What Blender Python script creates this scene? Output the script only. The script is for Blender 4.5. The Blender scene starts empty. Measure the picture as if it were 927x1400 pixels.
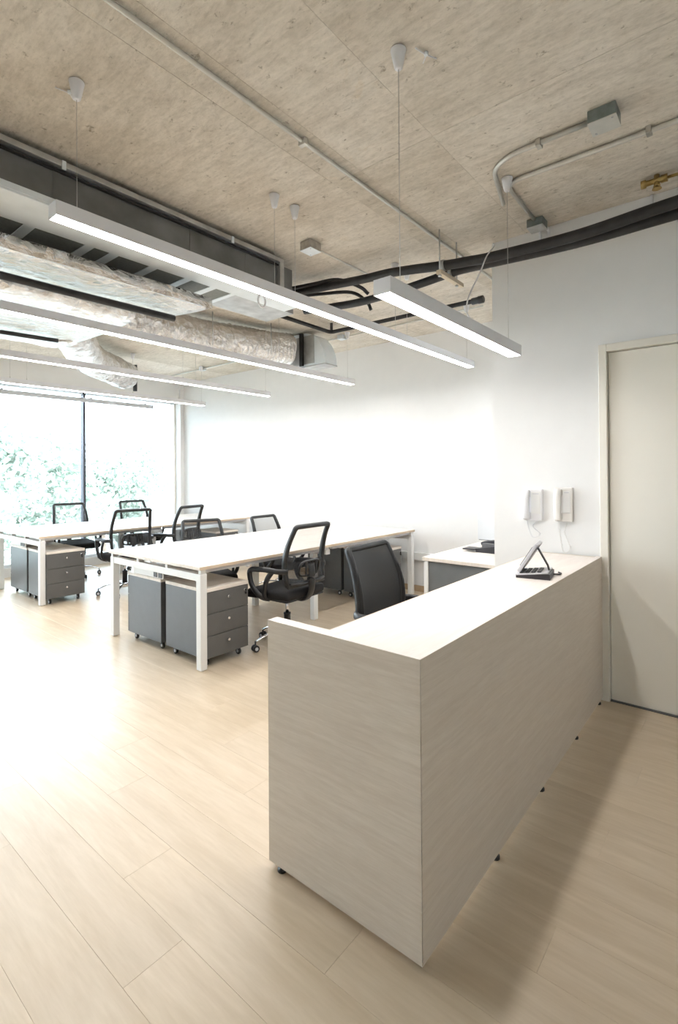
import bpy, bmesh, math, random
from mathutils import Vector, Matrix
random.seed(7)
scene = bpy.context.scene
COL = scene.collection

# ------------------------------------------------------------------ camera
W_PX, H_PX = 927.0, 1400.0
F_PX, CX, CY = 691.24, 463.73, 641.60
CAM_H = 1.42
yaw, pitch, roll = math.radians(39.415), math.radians(0.3715), math.radians(-0.3975)
fwd = Vector((math.cos(yaw) * math.cos(pitch), math.sin(yaw) * math.cos(pitch), math.sin(pitch)))
rgt0 = Vector((math.sin(yaw), -math.cos(yaw), 0))
up0 = rgt0.cross(fwd)
rgt = rgt0 * math.cos(roll) + up0 * math.sin(roll)
upv = -rgt0 * math.sin(roll) + up0 * math.cos(roll)
cam_data = bpy.data.cameras.new('camera')
cam = bpy.data.objects.new('camera', cam_data)
COL.objects.link(cam)
M = Matrix((rgt, upv, -fwd)).transposed().to_4x4()
M.translation = Vector((0, 0, CAM_H))
cam.matrix_world = M
cam_data.sensor_fit = 'VERTICAL'
cam_data.sensor_height = 36.0
cam_data.sensor_width = 36.0 * W_PX / H_PX
cam_data.lens = F_PX / H_PX * 36.0
cam_data.shift_x = (W_PX / 2 - CX) / H_PX
cam_data.shift_y = (CY - H_PX / 2) / H_PX
cam_data.clip_start = 0.05
cam_data.clip_end = 200
scene.camera = cam

# ------------------------------------------------------------------ world, exposure
WORLD_STRENGTH = 5.0
LAMP_STRENGTH = 18.5
EXPOSURE = 1.45
world = bpy.data.worlds.new('sky')
scene.world = world
world.use_nodes = True
wn = world.node_tree.nodes
wn['Background'].inputs['Color'].default_value = (0.76, 0.885, 1.0, 1)
wn['Background'].inputs['Strength'].default_value = WORLD_STRENGTH
vs = scene.view_settings
vs.view_transform = 'Standard'
vs.look = 'None'
vs.exposure = EXPOSURE
vs.gamma = 1.0
vs.use_curve_mapping = False
scene.cycles.sample_clamp_indirect = 12.0

# ------------------------------------------------------------------ materials
MATS = {}

def new_mat(name):
    m = bpy.data.materials.new(name)
    m.use_nodes = True
    nt = m.node_tree
    b = nt.nodes['Principled BSDF']
    MATS[name] = m
    return m, nt, b

def noise(nt, scale, detail=4, rough=0.55, vec=None, dist=0.0):
    n = nt.nodes.new('ShaderNodeTexNoise')
    n.inputs['Scale'].default_value = scale
    n.inputs['Detail'].default_value = detail
    n.inputs['Roughness'].default_value = rough
    n.inputs['Distortion'].default_value = dist
    if vec is not None:
        nt.links.new(vec, n.inputs['Vector'])
    return n

def ramp(nt, fac, stops):
    r = nt.nodes.new('ShaderNodeValToRGB')
    e = r.color_ramp.elements
    while len(e) < len(stops):
        e.new(0.5)
    for i, (p, c) in enumerate(stops):
        e[i].position = p
        e[i].color = (c[0], c[1], c[2], 1)
    nt.links.new(fac, r.inputs['Fac'])
    return r

def mapping(nt, src, scale=(1, 1, 1), rot=(0, 0, 0)):
    mp = nt.nodes.new('ShaderNodeMapping')
    mp.inputs['Scale'].default_value = scale
    mp.inputs['Rotation'].default_value = rot
    nt.links.new(src, mp.inputs['Vector'])
    return mp.outputs['Vector']

def bump(nt, b, height, strength, dist=0.01):
    n = nt.nodes.new('ShaderNodeBump')
    n.inputs['Strength'].default_value = strength
    n.inputs['Distance'].default_value = dist
    nt.links.new(height, n.inputs['Height'])
    nt.links.new(n.outputs['Normal'], b.inputs['Normal'])

def mixc(nt, fac, a, b, mode='MIX'):
    n = nt.nodes.new('ShaderNodeMix')
    n.data_type = 'RGBA'
    n.blend_type = mode
    if isinstance(fac, float):
        n.inputs[0].default_value = fac
    else:
        nt.links.new(fac, n.inputs[0])
    for sock, v in ((n.inputs[6], a), (n.inputs[7], b)):
        if isinstance(v, tuple):
            sock.default_value = (v[0], v[1], v[2], 1)
        else:
            nt.links.new(v, sock)
    return n.outputs[2]

def plain(name, col, rough=0.5, metal=0.0, var=0.04, scale=30, bmp=0.0, spec=0.5):
    m, nt, b = new_mat(name)
    tc = nt.nodes.new('ShaderNodeTexCoord')
    n = noise(nt, scale, 3, 0.5, tc.outputs['Object'])
    lo = tuple(max(0, c * (1 - var)) for c in col)
    hi = tuple(min(1, c * (1 + var)) for c in col)
    r = ramp(nt, n.outputs['Fac'], [(0.3, lo), (0.7, hi)])
    nt.links.new(r.outputs['Color'], b.inputs['Base Color'])
    b.inputs['Roughness'].default_value = rough
    b.inputs['Metallic'].default_value = metal
    b.inputs['Specular IOR Level'].default_value = spec
    if bmp:
        bump(nt, b, n.outputs['Fac'], bmp, 0.005)
    return m

def wood(name, dark, light, rough, stretch, scale=6.0, per_object=0.0, spec=0.5, streak=0.5):
    m, nt, b = new_mat(name)
    geo = nt.nodes.new('ShaderNodeNewGeometry')
    vec = geo.outputs['Position']
    oi = nt.nodes.new('ShaderNodeObjectInfo')
    if per_object:
        add = nt.nodes.new('ShaderNodeVectorMath')
        add.operation = 'MULTIPLY_ADD'
        comb = nt.nodes.new('ShaderNodeCombineXYZ')
        for i in range(3):
            nt.links.new(oi.outputs['Random'], comb.inputs[i])
        add.inputs[1].default_value = (37, 53, 11)
        nt.links.new(comb.outputs[0], add.inputs[0])
        nt.links.new(vec, add.inputs[2])
        vec = add.outputs[0]
    v = mapping(nt, vec, stretch)
    n1 = noise(nt, scale, 6, 0.6, v, 0.6)
    n2 = noise(nt, scale * 5, 4, 0.6, v, 0.2)
    f = nt.nodes.new('ShaderNodeMath')
    f.operation = 'MULTIPLY_ADD'
    f.inputs[1].default_value = streak
    nt.links.new(n2.outputs['Fac'], f.inputs[0])
    nt.links.new(n1.outputs['Fac'], f.inputs[2])
    f.use_clamp = False
    r = ramp(nt, f.outputs[0], [(0.45 + streak * 0.3, dark), (0.65 + streak * 0.6, light)])
    col = r.outputs['Color']
    if per_object:
        pr = ramp(nt, oi.outputs['Random'], [(0.0, (1 - per_object,) * 3), (1.0, (1, 1, 1))])
        col = mixc(nt, 1.0, col, pr.outputs['Color'], 'MULTIPLY')
    nt.links.new(col, b.inputs['Base Color'])
    b.inputs['Roughness'].default_value = rough
    b.inputs['Specular IOR Level'].default_value = spec
    bump(nt, b, n2.outputs['Fac'], 0.06, 0.002)
    return m

wood('floor_wood', (0.60, 0.48, 0.34), (0.69, 0.57, 0.43), 0.31, (9.0, 0.9, 1), 1.6, 0.05, 0.55, 0.5)
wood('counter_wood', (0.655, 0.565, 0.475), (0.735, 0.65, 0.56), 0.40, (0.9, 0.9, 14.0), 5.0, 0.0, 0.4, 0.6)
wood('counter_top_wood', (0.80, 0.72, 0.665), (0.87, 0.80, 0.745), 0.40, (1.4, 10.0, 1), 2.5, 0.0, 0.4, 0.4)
wood('desk_wood', (0.76, 0.69, 0.62), (0.86, 0.79, 0.72), 0.38, (1.4, 10.0, 1), 2.5, 0.0, 0.4, 0.4)
wood('desk_edge_wood', (0.60, 0.48, 0.36), (0.70, 0.58, 0.45), 0.45, (1.4, 10.0, 1), 2.5, 0.0, 0.4, 0.4)
wood('tan_wood', (0.48, 0.34, 0.21), (0.58, 0.43, 0.28), 0.5, (6, 1, 1), 3.0, 0.0, 0.4, 0.4)
wood('strut_wood', (0.62, 0.52, 0.38), (0.72, 0.62, 0.48), 0.6, (1, 6, 6), 6.0)
plain('wall_paint', (0.825, 0.82, 0.81), 0.7, 0, 0.01, 8)
plain('door_paint', (0.87, 0.83, 0.745), 0.45, 0, 0.012, 3)
plain('frame_paint', (0.85, 0.81, 0.725), 0.4, 0, 0.01, 5)
plain('white_metal', (0.82, 0.82, 0.81), 0.35, 0, 0.01, 12)
plain('white_plastic', (0.82, 0.82, 0.84), 0.4, 0, 0.01, 20)
plain('appliance_white', (0.69, 0.71, 0.735), 0.5, 0, 0.01, 10)
plain('lamp_housing', (0.80, 0.80, 0.83), 0.4, 0, 0.015, 8)
plain('dark_grey_paint', (0.105, 0.11, 0.115), 0.36, 0, 0.05, 14)
plain('drawer_grey', (0.115, 0.115, 0.112), 0.42, 0, 0.04, 14)
plain('panel_grey', (0.15, 0.16, 0.165), 0.5, 0, 0.04, 14)
plain('black_plastic', (0.018, 0.019, 0.021), 0.42, 0, 0.1, 25)
plain('black_fabric', (0.012, 0.012, 0.014), 0.85, 0, 0.3, 220, 0.3)
plain('black_rubber', (0.02, 0.02, 0.022), 0.55, 0, 0.35, 18, 0.25)
plain('chrome', (0.75, 0.76, 0.80), 0.12, 1.0, 0.03, 20)
plain('grey_rim', (0.62, 0.63, 0.66), 0.4, 0, 0.03, 20)
plain('galvanised', (0.52, 0.53, 0.53), 0.42, 0.75, 0.18, 9, 0.05)
plain('duct_metal', (0.19, 0.198, 0.203), 0.5, 0.55, 0.22, 5, 0.05)
plain('pale_metal', (0.80, 0.86, 0.90), 0.4, 0.1, 0.05, 6)
plain('filter_mesh', (0.20, 0.21, 0.20), 0.8, 0, 0.12, 60, 0.2)
plain('conduit_metal', (0.62, 0.61, 0.57), 0.38, 0.7, 0.06, 16)
plain('box_metal', (0.46, 0.44, 0.40), 0.5, 0.5, 0.2, 30)
plain('box_metal_dark', (0.20, 0.23, 0.22), 0.55, 0.4, 0.15, 30)
plain('brass', (0.46, 0.32, 0.12), 0.4, 0.8, 0.1, 30)
plain('steel_wire', (0.55, 0.54, 0.52), 0.4, 0.6, 0.03, 30)
plain('mullion_metal', (0.05, 0.05, 0.075), 0.4, 0.3, 0.08, 20)
plain('rail_metal', (0.62, 0.64, 0.68), 0.45, 0.1, 0.04, 20)
plain('silver_plastic', (0.62, 0.62, 0.65), 0.35, 0.3, 0.05, 30)
plain('phone_black', (0.03, 0.03, 0.036), 0.35, 0, 0.1, 30)
plain('bark', (0.16, 0.12, 0.09), 0.9, 0, 0.3, 8, 0.5)
plain('bounce_ground', (0.50, 0.49, 0.46), 0.95, 0, 0.1, 2)  # outdoor ground colour, lightened to throw daylight indoors
plain('dark_socket', (0.10, 0.10, 0.105), 0.5, 0, 0.1, 30)
plain('paper', (0.83, 0.83, 0.82), 0.8, 0, 0.01, 30)

def concrete():
    m, nt, b = new_mat('concrete')
    geo = nt.nodes.new('ShaderNodeNewGeometry')
    oi = nt.nodes.new('ShaderNodeObjectInfo')
    add = nt.nodes.new('ShaderNodeVectorMath')
    add.operation = 'MULTIPLY_ADD'
    comb = nt.nodes.new('ShaderNodeCombineXYZ')
    for i in range(3):
        nt.links.new(oi.outputs['Random'], comb.inputs[i])
    add.inputs[1].default_value = (13, 29, 7)
    nt.links.new(comb.outputs[0], add.inputs[0])
    nt.links.new(geo.outputs['Position'], add.inputs[2])
    pos = add.outputs[0]
    big = noise(nt, 1.6, 5, 0.6, pos, 0.4)
    base = ramp(nt, big.outputs['Fac'], [(0.30, (0.68, 0.61, 0.52)), (0.5, (0.80, 0.735, 0.65)), (0.7, (0.87, 0.815, 0.74))])
    # board grain, streaked along the room's short direction
    g = noise(nt, 7.0, 6, 0.7, mapping(nt, pos, (4.0, 0.8, 1), (0, 0, 0.12)), 0.5)
    gr = ramp(nt, g.outputs['Fac'], [(0.35, (0.78, 0.77, 0.75)), (0.62, (1, 1, 1))])
    col = mixc(nt, 0.8, base.outputs['Color'], gr.outputs['Color'], 'MULTIPLY')
    # fine cloudy mottling
    fm_ = noise(nt, 38.0, 5, 0.7, mapping(nt, pos, (1.6, 0.8, 1)), 0.3)
    fr_ = ramp(nt, fm_.outputs['Fac'], [(0.3, (0.80, 0.79, 0.77)), (0.55, (1, 1, 1))])
    col = mixc(nt, 0.75, col, fr_.outputs['Color'], 'MULTIPLY')
    # small dark pits and smudges
    s = noise(nt, 19.0, 6, 0.74, mapping(nt, pos, (1.3, 0.9, 1)), 0.3)
    sr = ramp(nt, s.outputs['Fac'], [(0.31, (0.46, 0.43, 0.38)), (0.40, (1, 1, 1))])
    col = mixc(nt, 0.85, col, sr.outputs['Color'], 'MULTIPLY')
    rs = noise(nt, 3.2, 5, 0.7, pos, 0.8)
    rr = ramp(nt, rs.outputs['Fac'], [(0.62, (1, 1, 1)), (0.80, (0.92, 0.82, 0.68))])
    col = mixc(nt, 0.7, col, rr.outputs['Color'], 'MULTIPLY')
    pr = ramp(nt, oi.outputs['Random'], [(0.0, (0.86, 0.85, 0.82)), (1.0, (1, 1, 1))])
    col = mixc(nt, 1.0, col, pr.outputs['Color'], 'MULTIPLY')
    nt.links.new(col, b.inputs['Base Color'])
    b.inputs['Roughness'].default_value = 0.9
    b.inputs['Specular IOR Level'].default_value = 0.2
    bump(nt, b, s.outputs['Fac'], 0.5, 0.012)
concrete()

def foil():
    m, nt, b = new_mat('foil')
    geo = nt.nodes.new('ShaderNodeNewGeometry')
    n = noise(nt, 7.0, 6, 0.62, geo.outputs['Position'], 1.5)
    r = ramp(nt, n.outputs['Fac'], [(0.3, (0.72, 0.69, 0.66)), (0.7, (0.93, 0.93, 0.93))])
    nt.links.new(r.outputs['Color'], b.inputs['Base Color'])
    b.inputs['Metallic'].default_value = 0.85
    b.inputs['Roughness'].default_value = 0.27
    v = nt.nodes.new('ShaderNodeTexVoronoi')
    v.inputs['Scale'].default_value = 17
    mv = nt.nodes.new('ShaderNodeVectorMath')
    mv.operation = 'MULTIPLY_ADD'
    mv.inputs[1].default_value = (0.12, 0.12, 0.12)
    nt.links.new(n.outputs['Color'], mv.inputs[0])
    nt.links.new(geo.outputs['Position'], mv.inputs[2])
    nt.links.new(mv.outputs[0], v.inputs['Vector'])
    ad = nt.nodes.new('ShaderNodeMath')
    ad.operation = 'ADD'
    nt.links.new(n.outputs['Fac'], ad.inputs[0])
    nt.links.new(v.outputs['Distance'], ad.inputs[1])
    bump(nt, b, ad.outputs[0], 0.7, 0.03)
foil()

def emitter():
    m, nt, b = new_mat('lamp_glow')
    e = nt.nodes.new('ShaderNodeEmission')
    e.inputs['Color'].default_value = (1.0, 0.98, 0.962, 1)
    e.inputs['Strength'].default_value = LAMP_STRENGTH
    nt.links.new(e.outputs[0], nt.nodes['Material Output'].inputs['Surface'])
emitter()

def glass():
    m, nt, b = new_mat('window_glass')
    t = nt.nodes.new('ShaderNodeBsdfTransparent')
    t.inputs['Color'].default_value = (0.95, 0.97, 0.97, 1)
    g = nt.nodes.new('ShaderNodeBsdfGlossy')
    g.inputs['Roughness'].default_value = 0.02
    fr = nt.nodes.new('ShaderNodeFresnel')
    fr.inputs['IOR'].default_value = 1.4
    mx = nt.nodes.new('ShaderNodeMixShader')
    nt.links.new(fr.outputs[0], mx.inputs[0])
    nt.links.new(t.outputs[0], mx.inputs[1])
    nt.links.new(g.outputs[0], mx.inputs[2])
    nt.links.new(mx.outputs[0], nt.nodes['Material Output'].inputs['Surface'])
glass()

def meshcloth():
    m, nt, b = new_mat('chair_mesh')
    b.inputs['Base Color'].default_value = (0.035, 0.037, 0.04, 1)
    b.inputs['Roughness'].default_value = 0.6
    tc = nt.nodes.new('ShaderNodeTexCoord')
    n = noise(nt, 400, 2, 0.5, tc.outputs['Object'])
    r = ramp(nt, n.outputs['Fac'], [(0.3, (0.24, 0.24, 0.24)), (0.7, (0.40, 0.40, 0.40))])
    t = nt.nodes.new('ShaderNodeBsdfTransparent')
    mx = nt.nodes.new('ShaderNodeMixShader')
    nt.links.new(r.outputs['Color'], mx.inputs[0])
    nt.links.new(t.outputs[0], mx.inputs[1])
    nt.links.new(b.outputs[0], mx.inputs[2])
    nt.links.new(mx.outputs[0], nt.nodes['Material Output'].inputs['Surface'])
meshcloth()
MATS['chair_mesh_dense'] = MATS['chair_mesh'].copy()
MATS['chair_mesh_mid'] = MATS['chair_mesh'].copy()
for _n, _vals in (('chair_mesh_dense', (0.88, 0.97)), ('chair_mesh_mid', (0.6, 0.8))):
    MATS[_n].name = _n
    for _e, _v in zip([n for n in MATS[_n].node_tree.nodes if n.type == 'VALTORGB'][0].color_ramp.elements, _vals):
        _e.color = (_v, _v, _v, 1)

def leafmat():
    m, nt, b = new_mat('leaf')
    geo = nt.nodes.new('ShaderNodeNewGeometry')
    n = noise(nt, 1.5, 3, 0.6, geo.outputs['Position'])
    r = ramp(nt, n.outputs['Fac'], [(0.3, (0.22, 0.27, 0.215)), (0.7, (0.36, 0.41, 0.345))])
    nt.links.new(r.outputs['Color'], b.inputs['Base Color'])
    b.inputs['Roughness'].default_value = 0.6
leafmat()

# ------------------------------------------------------------------ geometry helpers
class MB:
    def __init__(self):
        self.bm = bmesh.new()
        self.smooth = set()

    def _tag(self, faces, mat):
        for f in faces:
            f.material_index = mat

    def box(self, x0, x1, y0, y1, z0, z1, bevel=0.0, seg=2, mat=0, rot=None):
        r = bmesh.ops.create_cube(self.bm, size=1.0)
        vs_ = r['verts']
        c = Vector(((x0 + x1) / 2, (y0 + y1) / 2, (z0 + z1) / 2))
        for v in vs_:
            v.co = Vector((v.co.x * (x1 - x0), v.co.y * (y1 - y0), v.co.z * (z1 - z0)))
        faces = list({f for v in vs_ for f in v.link_faces})
        if bevel > 0:
            edges = list({e for v in vs_ for e in v.link_edges})
            rb = bmesh.ops.bevel(self.bm, geom=edges, offset=bevel, segments=seg, profile=0.5, affect='EDGES')
            vs_ = list({v for f in rb['faces'] for v in f.verts} | {v for v in vs_ if v.is_valid})
            faces = list({f for v in vs_ for f in v.link_faces})
        for v in vs_:
            if rot is not None:
                v.co = rot @ v.co
            v.co += c
        self._tag(faces, mat)
        return self

    def sweep(self, pts, ra, rb=None, n=10, ref=None, closed=False, cap=True, mat=0, taper=None, power=2.0):
        """tube along pts; ra / rb are the half sizes across and along ref"""
        rb = ra if rb is None else rb
        pts = [Vector(p) for p in pts]
        N = len(pts)
        rings = []
        prev = None
        for i, p in enumerate(pts):
            a = pts[(i - 1) % N] if (closed or i > 0) else pts[0]
            b = pts[(i + 1) % N] if (closed or i < N - 1) else pts[-1]
            t = (b - a).normalized()
            if ref is not None:
                s = t.cross(Vector(ref))
                if s.length < 1e-5:
                    s = prev or Vector((1, 0, 0))
                s.normalize()
            else:
                if prev is None:
                    s = t.cross(Vector((0, 0, 1)))
                    if s.length < 1e-3:
                        s = t.cross(Vector((1, 0, 0)))
                else:
                    s = prev - t * prev.dot(t)
                s.normalize()
            prev = s
            q = s.cross(t).normalized()
            k = 1.0 if taper is None else taper[i]
            ring = []
            for j in range(n):
                an = 2 * math.pi * j / n + math.pi / n
                ca, sa = math.cos(an), math.sin(an)
                e = 2.0 / power
                ca = math.copysign(abs(ca) ** e, ca)
                sa = math.copysign(abs(sa) ** e, sa)
                ring.append(self.bm.verts.new(p + s * (ra * k * ca) + q * (rb * k * sa)))
            rings.append(ring)
        M_ = N if closed else N - 1
        for i in range(M_):
            r0, r1 = rings[i], rings[(i + 1) % N]
            for j in range(n):
                f = self.bm.faces.new((r0[j], r0[(j + 1) % n], r1[(j + 1) % n], r1[j]))
                f.smooth = True
                f.material_index = mat
        if cap and not closed:
            for rg, fl in ((rings[0], True), (rings[-1], False)):
                f = self.bm.faces.new(rg if not fl else rg[::-1])
                f.material_index = mat
        return self

    def lathe(self, prof, loc=(0, 0, 0), axis='Z', n=20, mat=0):
        loc = Vector(loc)
        rings = []
        for r, h in prof:
            ring = []
            for j in range(n):
                a = 2 * math.pi * j / n
                x, y = r * math.cos(a), r * math.sin(a)
                v = {'Z': (x, y, h), 'X': (h, x, y), 'Y': (y, h, x)}[axis]
                ring.append(self.bm.verts.new(loc + Vector(v)))
            rings.append(ring)
        for i in range(len(rings) - 1):
            for j in range(n):
                f = self.bm.faces.new((rings[i][j], rings[i][(j + 1) % n], rings[i + 1][(j + 1) % n], rings[i + 1][j]))
                f.smooth = True
                f.material_index = mat
        for rg, fl in ((rings[0], True), (rings[-1], False)):
            f = self.bm.faces.new(rg[::-1] if fl else rg)
            f.material_index = mat
        return self

    def prism(self, outline, axis, a0, a1, mat=0):
        def P(u, v, w):
            return {'X': (w, u, v), 'Y': (u, w, v), 'Z': (u, v, w)}[axis]
        lo = [self.bm.verts.new(P(u, v, a0)) for u, v in outline]
        hi = [self.bm.verts.new(P(u, v, a1)) for u, v in outline]
        n = len(outline)
        for i in range(n):
            f = self.bm.faces.new((lo[i], lo[(i + 1) % n], hi[(i + 1) % n], hi[i]))
            f.material_index = mat
        for rg in (lo[::-1], hi):
            f = self.bm.faces.new(rg)
            f.material_index = mat
        return self

    def grid(self, fn, nu, nv, mat=0, smooth=True):
        vs_ = [[self.bm.verts.new(fn(i / nu, j / nv)) for j in range(nv + 1)] for i in range(nu + 1)]
        for i in range(nu):
            for j in range(nv):
                f = self.bm.faces.new((vs_[i][j], vs_[i + 1][j], vs_[i + 1][j + 1], vs_[i][j + 1]))
                f.smooth = smooth
                f.material_index = mat
        return self

    def build(self, name, mats, parent=None, recalc=True):
        if recalc:
            bmesh.ops.recalc_face_normals(self.bm, faces=self.bm.faces[:])
        me = bpy.data.meshes.new(name)
        self.bm.to_mesh(me)
        self.bm.free()
        for mm in (mats if isinstance(mats, (list, tuple)) else [mats]):
            me.materials.append(MATS[mm])
        o = bpy.data.objects.new(name, me)
        COL.objects.link(o)
        if parent is not None:
            o.parent = parent
        return o

def tag(o, label, cat=None, group=None, kind=None):
    o['label'] = label
    if cat:
        o['category'] = cat
    if group:
        o['group'] = group
    if kind:
        o['kind'] = kind
    return o

def empty(name, loc, rz=0.0):
    o = bpy.data.objects.new(name, None)
    COL.objects.link(o)
    o.location = loc
    o.rotation_euler = (0, 0, rz)
    o.empty_display_size = 0.1
    return o

def copy_tree(o, parent=None):
    c = o.copy()
    COL.objects.link(c)
    c.parent = parent
    for ch in [x for x in o.children]:
        copy_tree(ch, c)
    return c

def bez(p0, p1, p2, p3, n):
    out = []
    for i in range(n + 1):
        t = i / n
        out.append(tuple((1 - t) ** 3 * a + 3 * (1 - t) ** 2 * t * b + 3 * (1 - t) * t * t * c + t ** 3 * d
                         for a, b, c, d in zip(p0, p1, p2, p3)))
    return out

def smooth_path(pts, n=6):
    """Catmull-Rom through the points"""
    P = [Vector(p) for p in pts]
    P = [P[0] * 2 - P[1]] + P + [P[-1] * 2 - P[-2]]
    out = []
    for i in range(1, len(P) - 2):
        for k in range(n):
            t = k / n
            a, b, c, d = P[i - 1], P[i], P[i + 1], P[i + 2]
            out.append(0.5 * ((2 * b) + (c - a) * t + (2 * a - 5 * b + 4 * c - d) * t * t + (3 * b - a - 3 * c + d) * t ** 3))
    out.append(P[-2])
    return out

def rounded(pts, r, n=5):
    """polyline with rounded corners"""
    P = [Vector(p) for p in pts]
    out = [P[0]]
    for i in range(1, len(P) - 1):
        a = (P[i - 1] - P[i]).normalized()
        b = (P[i + 1] - P[i]).normalized()
        s, e = P[i] + a * r, P[i] + b * r
        for k in range(n + 1):
            t = k / n
            out.append(s * (1 - t) ** 2 + P[i] * 2 * t * (1 - t) + e * t * t)
    out.append(P[-1])
    return out

# ------------------------------------------------------------------ room dimensions
XB = 5.26      # back wall
XD = 3.468     # wall with the door
YR = 1.43      # corner where the door wall ends
YW = 8.0       # window wall
ZC = 3.04      # ceiling
XL, YF = -3.0, -1.7   # unseen walls behind the camera, pulled in close to bounce light

# ------------------------------------------------------------------ floor with planks
fl = MB().box(XL, XB, YF, YW, -0.12, -0.008).build('floor', 'floor_wood')
tag(fl, 'pale oak plank floor of the office', kind='structure')
PW, PL = 0.19, 1.27
plank_cache = {}
def plank_mesh(w, l):
    key = (round(w, 4), round(l, 4))
    if key not in plank_cache:
        g, b, t = 0.0002, 0.0007, 0.008
        me = bpy.data.meshes.new('plank')
        x0, x1, y0, y1 = -w / 2 + g, w / 2 - g, -l / 2 + g, l / 2 - g
        v = [(x0, y0, -t), (x1, y0, -t), (x1, y1, -t), (x0, y1, -t),
             (x0, y0, -b * 0.6), (x1, y0, -b * 0.6), (x1, y1, -b * 0.6), (x0, y1, -b * 0.6),
             (x0 + b, y0 + b, 0), (x1 - b, y0 + b, 0), (x1 - b, y1 - b, 0), (x0 + b, y1 - b, 0)]
        f = [(8, 9, 10, 11)]
        for i in range(4):
            j = (i + 1) % 4
            f += [(i, j, j + 4, i + 4), (i + 4, j + 4, j + 8, i + 8)]
        me.from_pydata(v, [], f)
        me.materials.append(MATS['floor_wood'])
        plank_cache[key] = me
    return plank_cache[key]

def project(p):
    d = Vector(p) - Vector((0, 0, CAM_H))
    k = d.dot(fwd)
    if k < 0.2:
        return None
    return CX + F_PX * d.dot(rgt) / k, CY - F_PX * d.dot(upv) / k

planks = []
col_i = 0
x = XB
while x > XL + 1e-6:
    xa = max(XL, x - PW)
    off = (col_i * 0.42 + random.uniform(-0.05, 0.05)) % PL
    y = YF - off
    while y < YW:
        y0, y1 = max(YF, y), min(YW, y + PL)
        if y1 - y0 > 0.02:
            planks.append((xa, x, y0, y1))
        y += PL
    x = xa
    col_i += 1
near, rest = [], []
for p in planks:
    vis = False
    for tx in (0, 0.5, 1):
        for ty in (0, 0.25, 0.5, 0.75, 1):
            q = project((p[0] + (p[1] - p[0]) * tx, p[2] + (p[3] - p[2]) * ty, 0))
            if q and -10 < q[0] < 937 and 0 < q[1] < 1410:
                vis = True
    hidden = p[0] > XD and p[3] < YR
    (near if vis and not hidden else rest).append(p)
near.sort(key=lambda p: (p[0] + p[1]) ** 2 + (p[2] + p[3]) ** 2)
rest += near[295:]
near = near[:295]
for p in near:
    me = plank_mesh(p[1] - p[0], p[3] - p[2])
    o = bpy.data.objects.new('plank', me)
    COL.objects.link(o)
    o.location = ((p[0] + p[1]) / 2, (p[2] + p[3]) / 2, 0)
    o.parent = fl
bmr = MB()
for p in rest:
    bmr.box(p[0] + 0.0006, p[1] - 0.0006, p[2] + 0.0006, p[3] - 0.0006, -0.008, 0)
o = bmr.build('plank_field', 'floor_wood', fl)
o['kind'] = 'stuff'

# ------------------------------------------------------------------ ceiling with formwork panels
ce = MB().box(XL, XB + 0.1, YF, YW, ZC + 0.012, ZC + 0.2).build('ceiling', 'concrete')
tag(ce, 'bare board-marked concrete ceiling slab', kind='structure')
ycuts = [YF, -1.255, -0.035, 1.185, 1.62, 1.81, 3.03, 4.25, 5.47, 6.69, YW]
xcuts = [XL, -2.71, -0.27, 2.17, 4.61, XB]
rc = random.Random(3)
for i in range(len(ycuts) - 1):
    for j in range(len(xcuts) - 1):
        xs = list(xcuts)
        dz = rc.uniform(-0.001, 0.001)
        g = 0.0005
        MB().box(xs[j] + g, xs[j + 1] - g, ycuts[i] + g, ycuts[i + 1] - g, ZC + dz, ZC + 0.012).build('formwork_panel', 'concrete', ce)

# ------------------------------------------------------------------ walls
w = MB().box(XB, XB + 0.12, YR - 0.1, YW + 0.3, -0.12, ZC + 0.2).build('wall_back', 'wall_paint')
tag(w, 'plain white long wall behind the desks', kind='structure')
wr = MB()
D0, D1, DH = -0.33, 0.745, 2.2     # rough opening of the door
wr.box(XD, XD + 0.12, D1, YR, 0, ZC)
wr.box(XD, XD + 0.12, D0, D1, DH, ZC)
wr.box(XD, XD + 0.12, YF, D0, 0, ZC)
w = wr.build('wall_right', 'wall_paint')
tag(w, 'white wall with the cream door', kind='structure')
w = MB().box(XD + 0.12, XB, YR - 0.12, YR, 0, ZC).build('wall_return', 'wall_paint')
tag(w, 'white return wall beside the side desk', kind='structure')
w = MB().box(XL - 0.12, XL, YF, YW, -0.12, ZC + 0.2).build('wall_left', 'wall_paint')
tag(w, 'unseen white wall on the left of the office, pulled in to bounce light', kind='structure')
w = MB().box(XL, XD + 0.12, YF - 0.12, YF, -0.12, ZC + 0.2).build('wall_front', 'wall_paint')
tag(w, 'unseen white wall opposite the windows, pulled in to bounce light', kind='structure')
# window wall: beam above, low kerb below, corner pier
WT, WB = 2.70, 0.15
ww = MB()
ww.box(XL, XB, YW, YW + 0.3, WT, ZC + 0.2)
ww.box(XL, XB, YW, YW + 0.3, -0.12, WB - 0.03)
ww.box(5.19, XB, YW - 0.06, YW + 0.3, WB - 0.03, ZC)
ww.box(XL, XL + 0.2, YW, YW + 0.3, WB - 0.03, WT)
w = ww.build('wall_window', 'wall_paint')
tag(w, 'white beam, kerb and pier around the big windows', kind='structure')
b = MB().box(XB - 0.014, XB, YR, YW, 0, 0.07, 0.003).build('baseboard_back', 'tan_wood')
tag(b, 'tan wooden baseboard along the long white wall', kind='structure')
b = MB().box(XD - 0.014, XD, D1, YR, 0, 0.1, 0.003).build('baseboard_right', 'pale_metal')
tag(b, 'pale grey baseboard between counter and door frame', kind='structure')

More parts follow.
